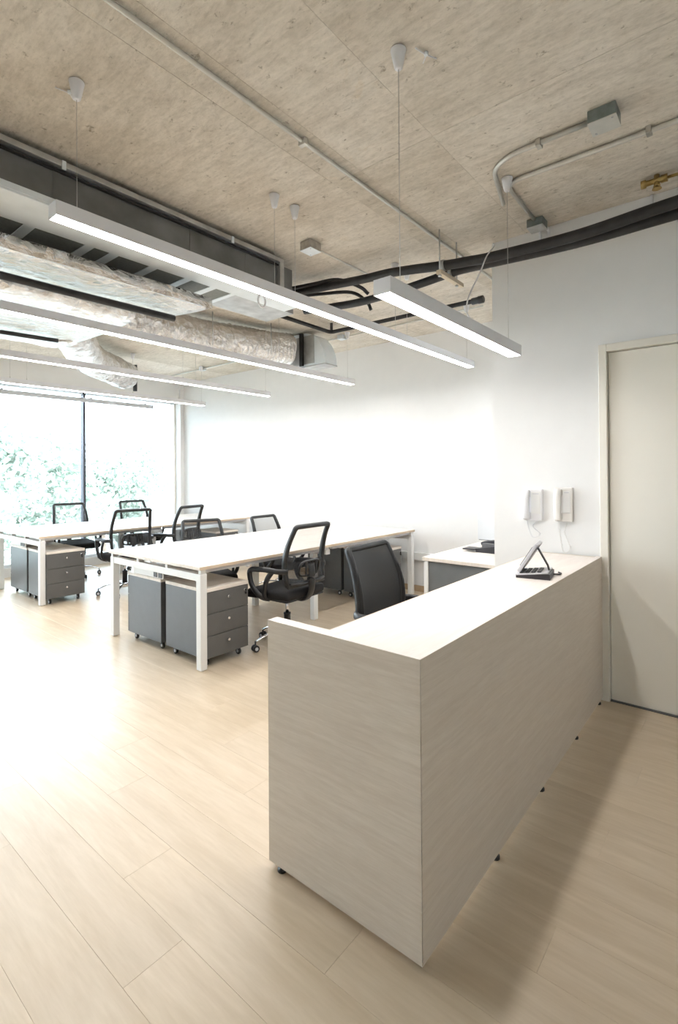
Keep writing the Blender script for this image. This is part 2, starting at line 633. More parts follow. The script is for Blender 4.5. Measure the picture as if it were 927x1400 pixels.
# door
dr = empty('door_1', (XD, 0, 0))
tag(dr, 'plain cream door leaf in a cream frame beside the counter', kind='structure')
fm = MB()
fm.box(-0.018, 0.12, D1 - 0.045, D1, 0, DH, 0.003)
fm.box(-0.018, 0.12, D0, D0 + 0.045, 0, DH, 0.003)
fm.box(-0.018, 0.12, D0 + 0.045, D1 - 0.045, DH - 0.045, DH, 0.003)
fm.build('door_frame', 'frame_paint', dr)
st = MB()
st.box(0.062, 0.12, D1 - 0.06, D1 - 0.045, 0, DH - 0.045)
st.box(0.062, 0.12, D0 + 0.045, D0 + 0.06, 0, DH - 0.045)
st.box(0.062, 0.12, D0 + 0.06, D1 - 0.06, DH - 0.06, DH - 0.045)
st.build('door_stop', 'frame_paint', dr)
MB().box(0.020, 0.060, D0 + 0.048, D1 - 0.048, 0.006, DH - 0.049, 0.002).build('door_leaf', 'door_paint', dr)
MB().box(0.0, 0.12, D0 + 0.045, D1 - 0.045, 0.0005, 0.0055).build('leak_blocker', 'dark_socket', dr)  # added dark filler, stops light leaking under the leaf and darkens the gap
hd = MB()
hd.lathe([(0.026, 0.0), (0.026, -0.008), (0.010, -0.010), (0.010, -0.05)], (0.020, D0 + 0.11, 1.0), 'X', 18)
hd.sweep([(-0.028, D0 + 0.11, 1.0), (-0.028, D0 + 0.23, 1.0)], 0.009)
hd.build('door_handle', 'chrome', dr)

# windows
wi = empty('window_1', (0, YW, 0))
tag(wi, 'floor-to-ceiling window with dark slim mullions onto trees', kind='structure')
MUL = [XL + 0.2, -2.05, -0.94, 0.14, 1.27, 2.405, 3.575, 5.19]
for i, mx in enumerate(MUL):
    if i in (0, len(MUL) - 1):
        MB().box(mx - 0.02 if i else mx, mx if i else mx + 0.02, 0.10, 0.19, WB, WT, 0.002).build('jamb', 'frame_paint', wi)
    else:
        MB().box(mx - 0.018, mx - 0.004, 0.08, 0.18, WB, WT, 0.002).build('mullion', 'mullion_metal', wi)
        MB().box(mx + 0.012, mx + 0.022, 0.09, 0.18, WB, WT, 0.002).build('mullion', 'mullion_metal', wi)
        MB().box(mx - 0.004, mx + 0.012, 0.11, 0.17, WB, WT).build('mullion_core', 'pale_metal', wi)
MB().box(XL + 0.2, 5.19, 0.06, 0.2, WB - 0.03, WB + 0.015, 0.003).build('sill', 'pale_metal', wi)
MB().box(XL + 0.2, 5.19, 0.10, 0.2, WT - 0.03, WT, 0.003).build('window_head', 'pale_metal', wi)
for i in range(len(MUL) - 1):
    MB().box(MUL[i] + 0.02, MUL[i + 1] - 0.018, 0.137, 0.143, WB, WT - 0.02).build('pane', 'window_glass', wi)

# ------------------------------------------------------------------ outdoors
g = MB().box(-40, 60, 9.5, 70, -4.2, -4.0).build('ground', 'bounce_ground')  # out of view, kept pale so bounced daylight lifts the ceiling
tag(g, 'unseen ground outside below the windows, made pale to bounce daylight', kind='structure')

def make_tree(x, y, zc, rx, rz, seed, label):
    r = random.Random(seed)
    t = empty('tree', (x, y, -4.0))
    tag(t, label, 'tree', 'trees outside the window')
    m = MB()
    m.sweep(smooth_path([(0, 0, 0), (0.1, 0.05, 2), (-0.05, 0.1, zc + 3.2)], 4), 0.16, n=8, taper=[1.2 - 0.09 * k for k in range(9)])
    m.build('trunk', 'bark', t)
    verts, faces = [], []
    lobes = [(r.uniform(-0.6, 0.6) * rx, r.uniform(-0.5, 0.5) * rx, r.uniform(-0.7, 0.75) * rz, r.uniform(0.3, 0.5)) for _ in range(16)]
    for k in range(3600):
        lx, ly, lz, lr = lobes[k % len(lobes)]
        d = Vector((r.gauss(0, 1), r.gauss(0, 1), r.gauss(0, 1))).normalized() * (lr * rx * r.uniform(0.55, 1.05))
        c = Vector((lx, ly, lz + zc + 4.0)) + d
        s = r.uniform(0.07, 0.15)
        a = Vector((r.gauss(0, 1), r.gauss(0, 1), r.gauss(0, 1))).normalized()
        bb = a.cross(Vector((r.gauss(0, 1), r.gauss(0, 1), r.gauss(0, 1)))).normalized()
        n0 = len(verts)
        verts += [c - a * s, c + bb * s * 0.5, c + a * s, c - bb * s * 0.5]
        faces.append((n0, n0 + 1, n0 + 2, n0 + 3))
    me = bpy.data.meshes.new('foliage')
    me.from_pydata([tuple(v) for v in verts], [], faces)
    me.materials.append(MATS['leaf'])
    o = bpy.data.objects.new('foliage', me)
    COL.objects.link(o)
    o.parent = t
    o['kind'] = 'stuff'

make_tree(5.4, 14.6, 0.7, 1.8, 2.2, 1, 'broad pale tree outside behind the chairs at the window')
make_tree(8.6, 18.0, 0.7, 2.2, 2.2, 2, 'rounded pale tree outside seen past the right window mullion')
make_tree(4.4, 21.5, 2.0, 2.0, 2.6, 3, 'tall sparse tree outside seen through the left pane')
make_tree(13.0, 23.5, 0.8, 2.2, 2.4, 4, 'small far tree outside near the pier by the corner')
make_tree(0.2, 15.5, 0.3, 2.0, 2.2, 5, 'tree outside beyond the left edge of the desks')

# ------------------------------------------------------------------ reception counter
rcn = empty('reception_counter', (1.252, 0.737, 0))
tag(rcn, 'pale wood reception counter with tall front panel and corner side panel', 'counter')
CL, CT, CD, SD = 3.452 - 1.252, 0.887, 0.385, 0.632
TK = 0.03
MB().prism([(0.0014, 0.0), (CL, 0.0), (CL, TK), (0.0494, TK)], 'Z', 0.022, CT).build('front_panel', 'counter_wood', rcn)
MB().prism([(0.0, 0.0006), (0.048, TK + 0.0006), (0.048, SD), (0.0, SD)], 'Z', 0.022, CT).build('side_panel', 'counter_wood', rcn)
MB().box(CL - 0.04, CL, TK + 0.0006, CD, 0.022, CT - 0.002, 0.0012, 1).build('end_panel', 'counter_wood', rcn)
# flat tops: edge bands and the worktop between them
MB().prism([(0.0002, 0.0), (CL, 0.0), (CL, TK), (0.0482, TK)], 'Z', CT, CT + 0.0015).build('edge_band', 'counter_top_wood', rcn)
MB().prism([(0.0, 0.0002), (0.048, TK + 0.0002), (0.048, SD), (0.0, SD)], 'Z', CT, CT + 0.0015).build('edge_band', 'counter_top_wood', rcn)
MB().box(0.0486, CL - 0.0406, TK + 0.0006, CD, CT - 0.028, CT - 0.0015, 0.0012, 1).build('countertop', 'counter_top_wood', rcn)
MB().box(0.0486, CL - 0.0406, CD + 0.0005, CD + 0.003, CT - 0.028, CT - 0.0015).build('edge_strip', 'desk_edge_wood', rcn)
for fx, fy in ((0.016, 0.58), (0.04, 0.034), (0.55, 0.014), (1.06, 0.014), (1.62, 0.014), (2.13, 0.014), (2.13, 0.33)):
    MB().lathe([(0.017, 0.0), (0.017, 0.010), (0.008, 0.012), (0.008, 0.024)], (fx, fy, 0), 'Z', 14).build('foot', 'black_plastic', rcn)

# ------------------------------------------------------------------ bench desks
def make_desk(label):
    t = empty('bench_desk', (0, 0, 0))
    tag(t, label, 'desk', 'bench desks in the office')
    L, D, H, T = 2.95, 1.34, 0.752, 0.025
    hx, hy = L / 2, D / 2
    for i in range(2):
        for j in range(2):
            x0, x1 = (0.0, hx - 0.001) if i == 0 else (hx + 0.001, L)
            y0, y1 = (0.0, hy - 0.002) if j == 0 else (hy + 0.002, D)
            top = MB().box(x0, x1, y0, y1, H - T, H, 0.0015, 1).build('tabletop', 'desk_wood', t)
            eb = MB()
            ye = -0.0008 if j == 0 else D + 0.0008
            eb.box(x0, x1, min(ye, ye + 0.0016) - 0.0008, max(ye, ye + 0.0016) - 0.0008, H - T + 0.001, H - 0.003)
            eb.build('edge_band', 'desk_edge_wood', top)
            fx = x0 + 0.5 * (x1 - x0) - (0.25 if i == 0 else -0.1)
            fy = hy + (-0.13 if j == 0 else 0.07)
            MB().box(fx - 0.16, fx + 0.16, fy - 0.03, fy + 0.03, H, H + 0.003, 0.001, 1).build('cable_flap', 'white_metal', top)
    # end frames
    lw = 0.055
    for xx in (0.012, L - 0.012 - lw):
        for yy in (0.006, D - 0.006 - lw):
            lg = MB().box(xx, xx + lw, yy, yy + lw, 0.006, H - T - 0.03, 0.003).build('leg', 'white_metal', t)
            MB().lathe([(0.018, 0.0), (0.018, 0.008)], (xx + lw / 2, yy + lw / 2, 0), 'Z', 12).build('foot', 'grey_rim', lg)
        MB().box(xx + 0.004, xx + lw - 0.004, 0.006 + lw, D - 0.006 - lw, H - T - 0.085, H - T - 0.032, 0.003).build('end_rail', 'white_metal', t)
        for k in range(4):
            yy = 0.012 + k * (D - 0.024 - 0.03) / 3
            MB().box(xx + 0.006, xx + lw - 0.006, yy, yy + 0.03, H - T - 0.034, H - T).build('spacer', 'white_metal', t)
    # inset middle legs with their rail
    for yy in (0.22, D - 0.22 - 0.05):
        MB().box(hx - 0.03, hx + 0.03, yy, yy + 0.05, 0.004, H - T - 0.03, 0.003).build('leg', 'white_metal', t)
    MB().box(hx - 0.026, hx + 0.026, 0.06, D - 0.06, H - T - 0.08, H - T - 0.032, 0.003).build('middle_rail', 'white_metal', t)
    for k in range(4):
        yy = 0.07 + k * (D - 0.14 - 0.03) / 3
        MB().box(hx - 0.02, hx + 0.02, yy, yy + 0.03, H - T - 0.034, H - T).build('spacer', 'white_metal', t)
    # long beams under the tops
    for yy in (0.035, D - 0.075):
        MB().box(0.068, hx - 0.031, yy, yy + 0.04, H - T - 0.03, H - T - 0.002, 0.002).build('beam', 'grey_rim', t)
        MB().box(hx + 0.031, L - 0.068, yy, yy + 0.04, H - T - 0.03, H - T - 0.002, 0.002).build('beam', 'grey_rim', t)
    # hanging cable box with two sockets on the near end frame
    cb = MB().box(0.07, 0.42, hy + 0.02, hy + 0.36, H - T - 0.138, H - T - 0.092, 0.004).build('cable_tray', 'white_metal', t)
    pl = MB().box(0.060, 0.07, hy - 0.10, hy + 0.36, H - T - 0.145, H - T - 0.086, 0.002).build('socket_plate', 'white_metal', t)
    for yy in (hy - 0.085, hy - 0.015):
        MB().box(0.0555, 0.0605, yy, yy + 0.05, H - T - 0.138, H - T - 0.094, 0.001, 1).build('socket', 'dark_socket', pl)
    return t

desk1 = make_desk('long pale bench desk right behind the reception counter')
desk1.location = (2.15, 3.06, 0)
desk2 = copy_tree(desk1)
desk2['label'] = 'long pale bench desk set along the window'
desk2.location = (2.15, 5.95, 0)

# ------------------------------------------------------------------ mobile pedestals (drawers face -y)
def make_pedestal(label):
    t = empty('mobile_pedestal', (0, 0, 0))
    tag(t, label, 'drawer unit', 'mobile pedestals under the desks')
    w2, d = 0.20, 0.52
    z0, z1 = 0.065, 0.55
    bo = MB()
    bo.box(-w2, w2, 0.02, d, z0, z1, 0.003)
    bo.build('body', 'dark_grey_paint', t)
    MB().box(-w2 - 0.002, w2 + 0.002, -0.002, d + 0.002, z1 + 0.001, z1 + 0.027, 0.002, 1).build('top_plate', 'desk_wood', t)
    hz = (z1 - z0) / 3
    for k in range(3):
        a, b_ = z0 + k * hz + 0.002, z0 + (k + 1) * hz - 0.002
        dd = MB().box(-w2 + 0.001, w2 - 0.001, 0.0, 0.0195, a, b_, 0.0015, 1).build('drawer', 'drawer_grey', t)
        MB().lathe([(0.004, 0.001), (0.004, -0.010), (0.011, -0.012), (0.0125, -0.018), (0.009, -0.022)], (0.0, 0, b_ - 0.055), 'Y', 14).build('knob', 'chrome', dd)
        if k == 2:
            MB().lathe([(0.010, 0.001), (0.010, -0.006), (0.006, -0.007)], (w2 - 0.035, 0, b_ - 0.035), 'Y', 14).build('lock', 'chrome', dd)
            ky = MB().box(w2 - 0.037, w2 - 0.033, -0.022, -0.006, b_ - 0.045, b_ - 0.030)
            ky.lathe([(0.011, -0.001), (0.011, 0.001)], (w2 - 0.035, -0.014, b_ - 0.058), 'X', 12)
            ky.build('key', 'black_plastic', dd)
    for sx in (-1, 1):
        for yy in (0.06, d - 0.06):
            c = MB()
            c.lathe([(0.005, -0.009), (0.024, -0.0085), (0.025, 0.0), (0.024, 0.0085), (0.005, 0.009)], (sx * (w2 - 0.05), yy, 0.025), 'X', 16)
            c.box(sx * (w2 - 0.05) - 0.013, sx * (w2 - 0.05) + 0.013, yy - 0.012, yy + 0.016, 0.036, 0.064, 0.004)
            ca = c.build('castor', 'black_plastic', t)
            MB().lathe([(0.012, -0.0105), (0.012, 0.0105)], (sx * (w2 - 0.05), yy, 0.025), 'X', 12).build('hub_cap', 'grey_rim', ca)
    return t

ped = make_pedestal('')
spots = [
    (2.42, 3.09, 0, 'dark grey drawer unit, open end of the counter-side desk, drawers facing the counter'),
    (2.42, 4.20, 180, 'dark grey drawer unit, open end of the counter-side desk, drawers facing the window'),
    (4.70, 3.12, 0, 'dark grey drawer unit under the wall end of the counter-side desk, drawers facing the counter'),
    (4.70, 4.20, 180, 'dark grey drawer unit under the wall end of the counter-side desk, drawers facing the window'),
    (2.42, 5.93, 0, 'dark grey drawer unit under the near end of the window desk, drawers facing the room'),
    (2.42, 7.02, 180, 'dark grey drawer unit under the near end of the window desk, drawers facing the glass'),
    (4.70, 6.00, 0, 'dark grey drawer unit under the wall end of the window desk'),
]
for i, (px_, py_, a, lab) in enumerate(spots):
    o = ped if i == 0 else copy_tree(ped)
    o['label'] = lab
    o.location = (px_, py_, 0)
    o.rotation_euler = (0, 0, math.radians(a))

# ------------------------------------------------------------------ office chairs (facing +y)
def back_y(t):
    return -0.212 + 0.13 * t - 0.205 * t * t
def back_w(t):
    return 0.212 + 0.016 * math.sin(math.pi * min(1, t * 1.1)) - 0.012 * t
BZ0, BZ1 = 0.54, 1.005
def bpt(t, s, off=0.0):
    return Vector((s * back_w(t), back_y(t) + off, BZ0 + (BZ1 - BZ0) * t))

def make_chair():
    t = empty('office_chair', (0, 0, 0))
    # seat cushion
    s = MB()
    def seat_fn(u, v):
        return None
    s.box(-0.245, 0.245, -0.225, 0.245, 0.425, 0.505, 0.036, 4)
    for v in s.bm.verts:
        fy_ = (v.co.y + 0.225) / 0.47
        v.co.x *= 1.0 - 0.06 * (1 - fy_)
        if fy_ > 0.6:
            v.co.z -= 0.05 * (fy_ - 0.6) ** 2 * 4
        if v.co.z > 0.48:
            v.co.z -= 0.008 * (1 - (abs(v.co.x) / 0.245) ** 2)
    for f in s.bm.faces:
        f.smooth = True
    seat = s.build('seat', 'black_fabric', t)
    sp = MB()
    sp.box(-0.225, 0.225, -0.205, 0.215, 0.412, 0.428, 0.006)
    sp.box(-0.09, 0.09, -0.11, 0.10, 0.375, 0.412, 0.008)
    pan = sp.build('seat_pan', 'black_plastic', t)
    # lever
    lv = MB().sweep([(0.06, 0.02, 0.392), (0.22, 0.03, 0.392), (0.27, 0.035, 0.385)], 0.006, n=8)
    lv.build('lever', 'black_plastic', pan)
    # backrest frame
    path = []
    n = 10
    for i in range(n + 1):
        path.append(bpt(i / n * 0.96, 1))
    for a in range(1, 4):
        k = a / 4 * math.pi / 2
        p = bpt(0.96 + 0.04 * math.sin(k), 1)
        p.x -= 0.03 * (1 - math.cos(k))
        path.append(p)
    top_l = [Vector((-p.x, p.y, p.z)) for p in path[::-1]]
    path = path + top_l
    bk = MB()
    bk.sweep(path, 0.017, 0.019, 8, ref=(0, 1, 0.25), closed=True, power=3.0)
    # deeper wings low on the sides
    for sgn in (-1, 1):
        wing = [bpt(q / 8 * 0.8, sgn, 0.012) for q in range(9)]
        bk.sweep(wing, 0.010, 0.024, 8, ref=(0, 1, 0.2), taper=[1.0, 1.0, 1, 1, 0.95, 0.9, 0.8, 0.7, 0.55])
    back = bk.build('backrest', 'black_plastic', t)
    ms = MB().grid(lambda u, v: bpt(0.01 + 0.985 * u, -1 + 2 * v, 0.012 - 0.03 * (1 - (2 * v - 1) ** 2) * (0.5 + 0.5 * math.sin(math.pi * u))) , 14, 8)
    ms.build('mesh_panel', 'chair_mesh', back, recalc=False)
    # lumbar pad behind the mesh: ring, slats and lower cross band
    lu = MB()
    ring = []
    for k in range(24):
        a = 2 * math.pi * k / 24
        cxp = math.copysign(abs(math.cos(a)) ** 0.6, math.cos(a))
        czp = math.copysign(abs(math.sin(a)) ** 0.6, math.sin(a))
        ring.append((0.115 * cxp, -0.262 - 0.015 * czp + 0.02 * abs(cxp), 0.665 + 0.062 * czp))
    lu.sweep(ring, 0.008, 0.012, 8, ref=(0, 1, 0.1), closed=True)
    for xx in (-0.06, -0.02, 0.02, 0.06):
        lu.box(xx - 0.009, xx + 0.009, -0.270, -0.258, 0.612, 0.72, 0.003, 1)
    lu.build('lumbar_support', 'black_plastic', back)
    low = MB().grid(lambda u, v: bpt(0.0 + 0.40 * u, -1 + 2 * v, -0.012 - 0.03 * (1 - (2 * v - 1) ** 2)), 6, 8)
    low.build('lower_cover', 'chair_mesh_mid', back, recalc=False)
    sp = MB()
    sp.sweep(smooth_path([(0, -0.265, 0.70), (0, -0.275, 0.60), (0, -0.262, 0.48), (0, -0.20, 0.405), (0, -0.06, 0.398)], 5), 0.034, 0.011, 8, ref=(0, 0, 1), power=3.0)
    sp.sweep([(-0.2, -0.222, 0.556), (-0.1, -0.252, 0.552), (0.1, -0.252, 0.552), (0.2, -0.222, 0.556)], 0.016, 0.012, 8)
    sp.build('back_bracket', 'black_plastic', back)
    # armrests: closed loop each side
    for sgn in (-1, 1):
        xo = 0.272 * sgn
        lp = rounded([(0.215 * sgn, -0.205, 0.660), (xo, -0.19, 0.660), (xo, -0.02, 0.664), (xo, 0.165, 0.650), (xo, 0.135, 0.52), (xo * 0.99, 0.03, 0.435),
                      (0.2 * sgn, -0.0, 0.418)], 0.055, 5)
        ar = MB().sweep(lp, 0.017, 0.021, 10, power=2.6)
        ar.sweep(rounded([(xo, -0.10, 0.656), (xo, -0.04, 0.59), (xo * 0.99, 0.00, 0.47), (xo * 0.9, 0.0, 0.425)], 0.04, 4), 0.012, 0.022, 8, power=2.6)
        ar.build('armrest', 'black_plastic', t)
    # gas lift
    gl = MB().lathe([(0.028, 0.10), (0.028, 0.255), (0.030, 0.256), (0.030, 0.268), (0.015, 0.269)], (0, 0, 0), 'Z', 18)
    gas = gl.build('gas_lift', 'black_plastic', t)
    MB().lathe([(0.014, 0.262), (0.014, 0.378)], (0, 0, 0), 'Z', 14).build('piston', 'chrome', gas)
    hub = MB().lathe([(0.034, 0.075), (0.038, 0.082), (0.038, 0.128), (0.031, 0.134)], (0, 0, 0), 'Z', 18)
    hub.build('base_hub', 'chrome', t)
    for k in range(5):
        a = math.radians(72 * k + 18)
        ca, sa = math.cos(a), math.sin(a)
        pts = [(r_ * ca, r_ * sa, z_) for r_, z_ in ((0.025, 0.112), (0.09, 0.122), (0.16, 0.119), (0.23, 0.102), (0.285, 0.075))]
        pts = smooth_path(pts, 3)
        lg = MB().sweep(pts, 0.018, 0.011, 8, ref=(0, 0, 1), taper=[1.0 - 0.35 * i / (len(pts) - 1) for i in range(len(pts))], power=2.4)
        lo = lg.build('base_leg', 'chrome', t)
        c = MB()
        # twin wheel, axis square to the leg
        ax = Vector((-sa, ca, 0))
        cen = Vector((0.288 * ca, 0.288 * sa, 0.027))
        for sgn in (-1, 1):
            c.sweep([cen + ax * (sgn * 0.006), cen + ax * (sgn * 0.011), cen + ax * (sgn * 0.023), cen + ax * (sgn * 0.025)], 0.027, n=16, taper=[0.9, 1, 1, 0.86])
        c.sweep([cen + ax * -0.008, cen + ax * 0.008], 0.018, n=10)
        c.sweep([cen + Vector((0, 0, 0.018)), cen + Vector((0, 0, 0.058))], 0.007, n=8)
        co = c.build('castor', 'black_plastic', lo)
        rm = MB()
        for sgn in (-1, 1):
            rm.sweep([cen + ax * (sgn * 0.0245), cen + ax * (sgn * 0.0262)], 0.014, n=12)
        tmp = rm.build('castor_rim', 'grey_rim', t)
        tmp.parent = lo
    return t

UPPER = ('seat', 'seat_pan', 'backrest', 'armrest')
chair = make_chair()
chairs = [
    (2.96, 3.0, 2, 0, 'black mesh office chair on the counter side of the near bench desk'),
    (2.44, 1.5, 182, -0.02, 'black mesh office chair at the reception counter, only its backrest showing above the worktop'),
    (3.04, 5.82, -8, 0, 'black mesh office chair between the two benches, at the near half of the window desk'),
    (3.70, 5.79, 14, 0.0, 'black mesh office chair between the two benches, at the wall half of the window desk'),
    (3.24, 4.45, 160, -0.1, 'low black mesh office chair, window side of the counter-side bench, nearer its open end'),
    (4.26, 4.43, 184, -0.12, 'low black mesh office chair, window side of the counter-side bench, nearer the long wall'),
    (3.13, 7.34, 177, -0.01, 'black mesh office chair against the glass, in front of the slim dark mullion'),
    (4.08, 7.28, 184, -0.01, 'black mesh office chair against the glass, nearer the corner pier'),
]
for i, (cx_, cy_, a, dz, lab) in enumerate(chairs):
    o = chair if i == 0 else copy_tree(chair)
    tag(o, lab, 'chair', 'black mesh office chairs')
    o.location = (cx_, cy_, 0)
    o.rotation_euler = (0, 0, math.radians(a))
    if i == 1:
        for ch in o.children_recursive:
            if ch.name.startswith(('mesh_panel', 'lower_cover')):
                ch.data = ch.data.copy()
                ch.data.materials[0] = MATS['chair_mesh_dense']
    if dz and i:
        for ch in o.children:
            nm = ch.name.split('.')[0]
            if nm in UPPER:
                ch.location.z += dz
            if nm == 'gas_lift' and dz < 0:
                ch.scale.z = 1.0
                for gch in ch.children:
                    gch.location.z += dz

# ------------------------------------------------------------------ side desk by the return wall
sd = empty('side_desk', (3.50, 1.435, 0))
tag(sd, 'pale side desk with dark grey end panel beyond the counter', 'desk')
MB().box(0.0, 1.70, 0.0, 0.60, 0.722, 0.75, 0.002, 1).build('desktop', 'desk_wood', sd)
MB().box(0.022, 0.042, 0.03, 0.555, 0.02, 0.715, 0.002).build('end_panel', 'panel_grey', sd)
MB().box(0.015, 0.045, 0.556, 0.594, 0.0, 0.722, 0.002).build('leg', 'white_metal', sd)
MB().box(1.64, 1.68, 0.03, 0.594, 0.0, 0.722, 0.002).build('leg', 'white_metal', sd)
MB().box(0.045, 1.64, 0.03, 0.05, 0.35, 0.722, 0.002).build('back_panel', 'panel_grey', sd)

# trunking along the long wall
tr = MB().box(XB - 0.05, XB - 0.0005, 1.45, 7.9, 0.375, 0.465, 0.004).build('cable_trunking', 'white_metal')
tag(tr, 'white cable trunking box along the long wall below desk height', 'trunking')

# white appliance and telephone on the side desk
pb = empty('white_printer', (4.86, 1.80, 0.75))
tag(pb, 'pale white boxy appliance with a sloping corner on the side desk', 'appliance')
MB().prism([(-0.26, 0.004), (0.31, 0.004), (0.31, 0.26), (0.29, 0.275), (0.11, 0.365), (-0.26, 0.375)], 'X', -0.15, 0.15).build('casing', 'appliance_white', pb)
MB().box(-0.152, 0.15, -0.25, 0.3, 0.0, 0.006).build('base_line', 'dark_socket', pb)
MB().box(-0.156, -0.15, -0.2, 0.05, 0.1, 0.18, 0.002).build('paper_slot', 'grey_rim', pb)

def desk_phone(loc, rz, label, name='desk_phone'):
    t = empty(name, loc, rz)
    tag(t, label, 'telephone')
    b_ = MB().prism([(-0.10, 0.002), (0.10, 0.002), (0.10, 0.020), (-0.06, 0.055), (-0.10, 0.050)], 'X', -0.085, 0.085)
    b_.build('base', 'phone_black', t)
    return t

# phone on the counter: keypad wedge, leaning handset slab and rear prop
ph = empty('desk_phone', (2.63, 0.865, CT - 0.0015), math.radians(10))
tag(ph, 'silver and black desk telephone with tilted display on the reception counter', 'telephone')
bb = MB()
bb.prism([(0.085, 0.0), (0.085, 0.012), (-0.065, 0.030), (-0.075, 0.026), (-0.075, 0.0)], 'X', -0.085, 0.085)
base = bb.build('base', 'phone_black', ph)
fc = MB().prism([(0.087, 0.0125), (0.087, 0.019), (-0.066, 0.038), (-0.066, 0.0315)], 'X', -0.088, 0.088)
fc.build('faceplate', 'silver_plastic', base)
for i in range(4):
    for j in range(4):
        yy = 0.070 - 0.028 * i
        zz = 0.0185 + (0.087 - yy) * 0.124
        MB().box(-0.07 + 0.032 * j, -0.07 + 0.032 * j + 0.022, yy - 0.018, yy, zz + 0.0005, zz + 0.007, 0.001, 1).build('key', 'phone_black', base)
R = Matrix.Rotation(math.radians(32), 3, 'X')
MB().box(-0.080, 0.080, -0.009, 0.009, -0.082, 0.082, 0.004, 2, rot=R).build('display_slab', 'silver_plastic', ph)
for c in ph.children:
    if c.name.startswith('display_slab'):
        c.location = (0, 0.030, 0.100)
        sc_ = MB().box(-0.065, 0.065, 0.0092, 0.011, -0.05, 0.06, 0.0, rot=R)
        so = sc_.build('screen', 'phone_black', c)
        bk_ = MB().box(-0.078, 0.078, -0.0115, -0.0092, -0.07, 0.07, 0.0, rot=R)
        bk_.build('back_shell', 'phone_black', c)
MB().sweep([(0.0, -0.006, 0.150), (0.0, -0.055, 0.060), (0.0, -0.066, 0.02)], 0.022, 0.004, 8, ref=(0, 0.9, 0.4)).build('prop', 'phone_black', ph)
MB().sweep(smooth_path([(0.05, -0.07, 0.008), (0.07, -0.10, 0.006), (0.11, -0.105, 0.005), (0.13, -0.09, 0.005)], 5), 0.004, n=8).build('cord', 'phone_black', ph)

p2 = empty('desk_phone', (4.05, 1.70, 0.75), math.radians(0))
tag(p2, 'black desk telephone lying on the side desk beside the white appliance', 'telephone')
b2 = MB().prism([(0.10, 0.0), (0.10, 0.030), (-0.10, 0.065), (-0.10, 0.0)], 'X', -0.08, 0.08)
b2.build('base', 'phone_black', p2)
MB().sweep(smooth_path([(0.05, 0.10, 0.055), (0.05, 0.06, 0.068), (0.05, -0.04, 0.085), (0.05, -0.09, 0.088)], 4), 0.022, 0.016, 10, power=2.6).build('handset', 'phone_black', p2)
MB().box(-0.10, 0.03, 0.10, 0.21, 0.016, 0.028, 0.005, 2).build('lower_tray', 'phone_black', p2)
MB().box(-0.07, -0.01, -0.06, 0.05, 0.03, 0.075, 0.003, 1).build('display', 'dark_socket', p2)

# ------------------------------------------------------------------ intercom handsets on the wall
def intercom(yc, zc, wd, ht, label, mat, cord_len):
    t = empty('intercom', (XD, yc, zc))
    tag(t, label, 'intercom')
    MB().box(-0.030, 0.0, -wd / 2, wd / 2, -ht / 2, ht / 2, 0.006, 3).build('body', mat, t)
    h = MB()
    yh = wd / 2 - 0.025
    hs = 0.022
    path = [(-0.048, yh, -ht / 2 + 0.012), (-0.062, yh, -ht / 2 + 0.05), (-0.064, yh, 0), (-0.062, yh, ht / 2 - 0.05), (-0.048, yh, ht / 2 - 0.010)]
    h.sweep(smooth_path(path, 4), hs, 0.014, 10, ref=(1, 0, 0), power=3.0)
    h.box(-0.05, -0.029, yh - hs, yh + hs, ht / 2 - 0.055, ht / 2 - 0.012, 0.004)
    h.box(-0.05, -0.029, yh - hs, yh + hs, -ht / 2 + 0.012, -ht / 2 + 0.055, 0.004)
    h.build('handset', mat, t)
    MB().box(-0.0325, -0.029, -wd / 2 + 0.012, yh - hs - 0.004, ht / 2 - 0.165, ht / 2 - 0.02, 0.001, 1).build('front_plate', 'white_metal', t)
    MB().box(-0.0345, -0.032, -wd / 2 + 0.02, yh - hs - 0.012, ht / 2 - 0.035, ht / 2 - 0.03).build('slot', 'grey_rim', t)
    pts = []
    a0, b0 = (-0.035, yh, -ht / 2), (-0.012, -wd / 2 + 0.035, -ht / 2)
    cl = smooth_path([a0, (-0.03, yh - 0.008, -ht / 2 - cord_len * 0.5), (-0.02, (yh - wd / 4), -ht / 2 - cord_len), (-0.014, -wd / 2 + 0.02, -ht / 2 - cord_len * 0.8), (-0.014, yh - 0.03, -ht / 2 - cord_len * 0.35), b0], 24)
    for i, p in enumerate(cl):
        a = i * 1.25
        pts.append((p.x + 0.0035 * math.cos(a), p.y + 0.0045 * math.sin(a), p.z))
    MB().sweep(pts, 0.0017, n=6).build('cord', mat, t)
    return t
plain('cream_plastic', (0.80, 0.775, 0.74), 0.4, 0, 0.01, 20)
intercom(1.150, 1.196, 0.122, 0.212, 'white wall intercom handset with short curly cord, farther from the door', 'white_plastic', 0.11)
intercom(0.955, 1.203, 0.108, 0.220, 'cream wall intercom handset with long looped cord, nearer the door', 'cream_plastic', 0.20)

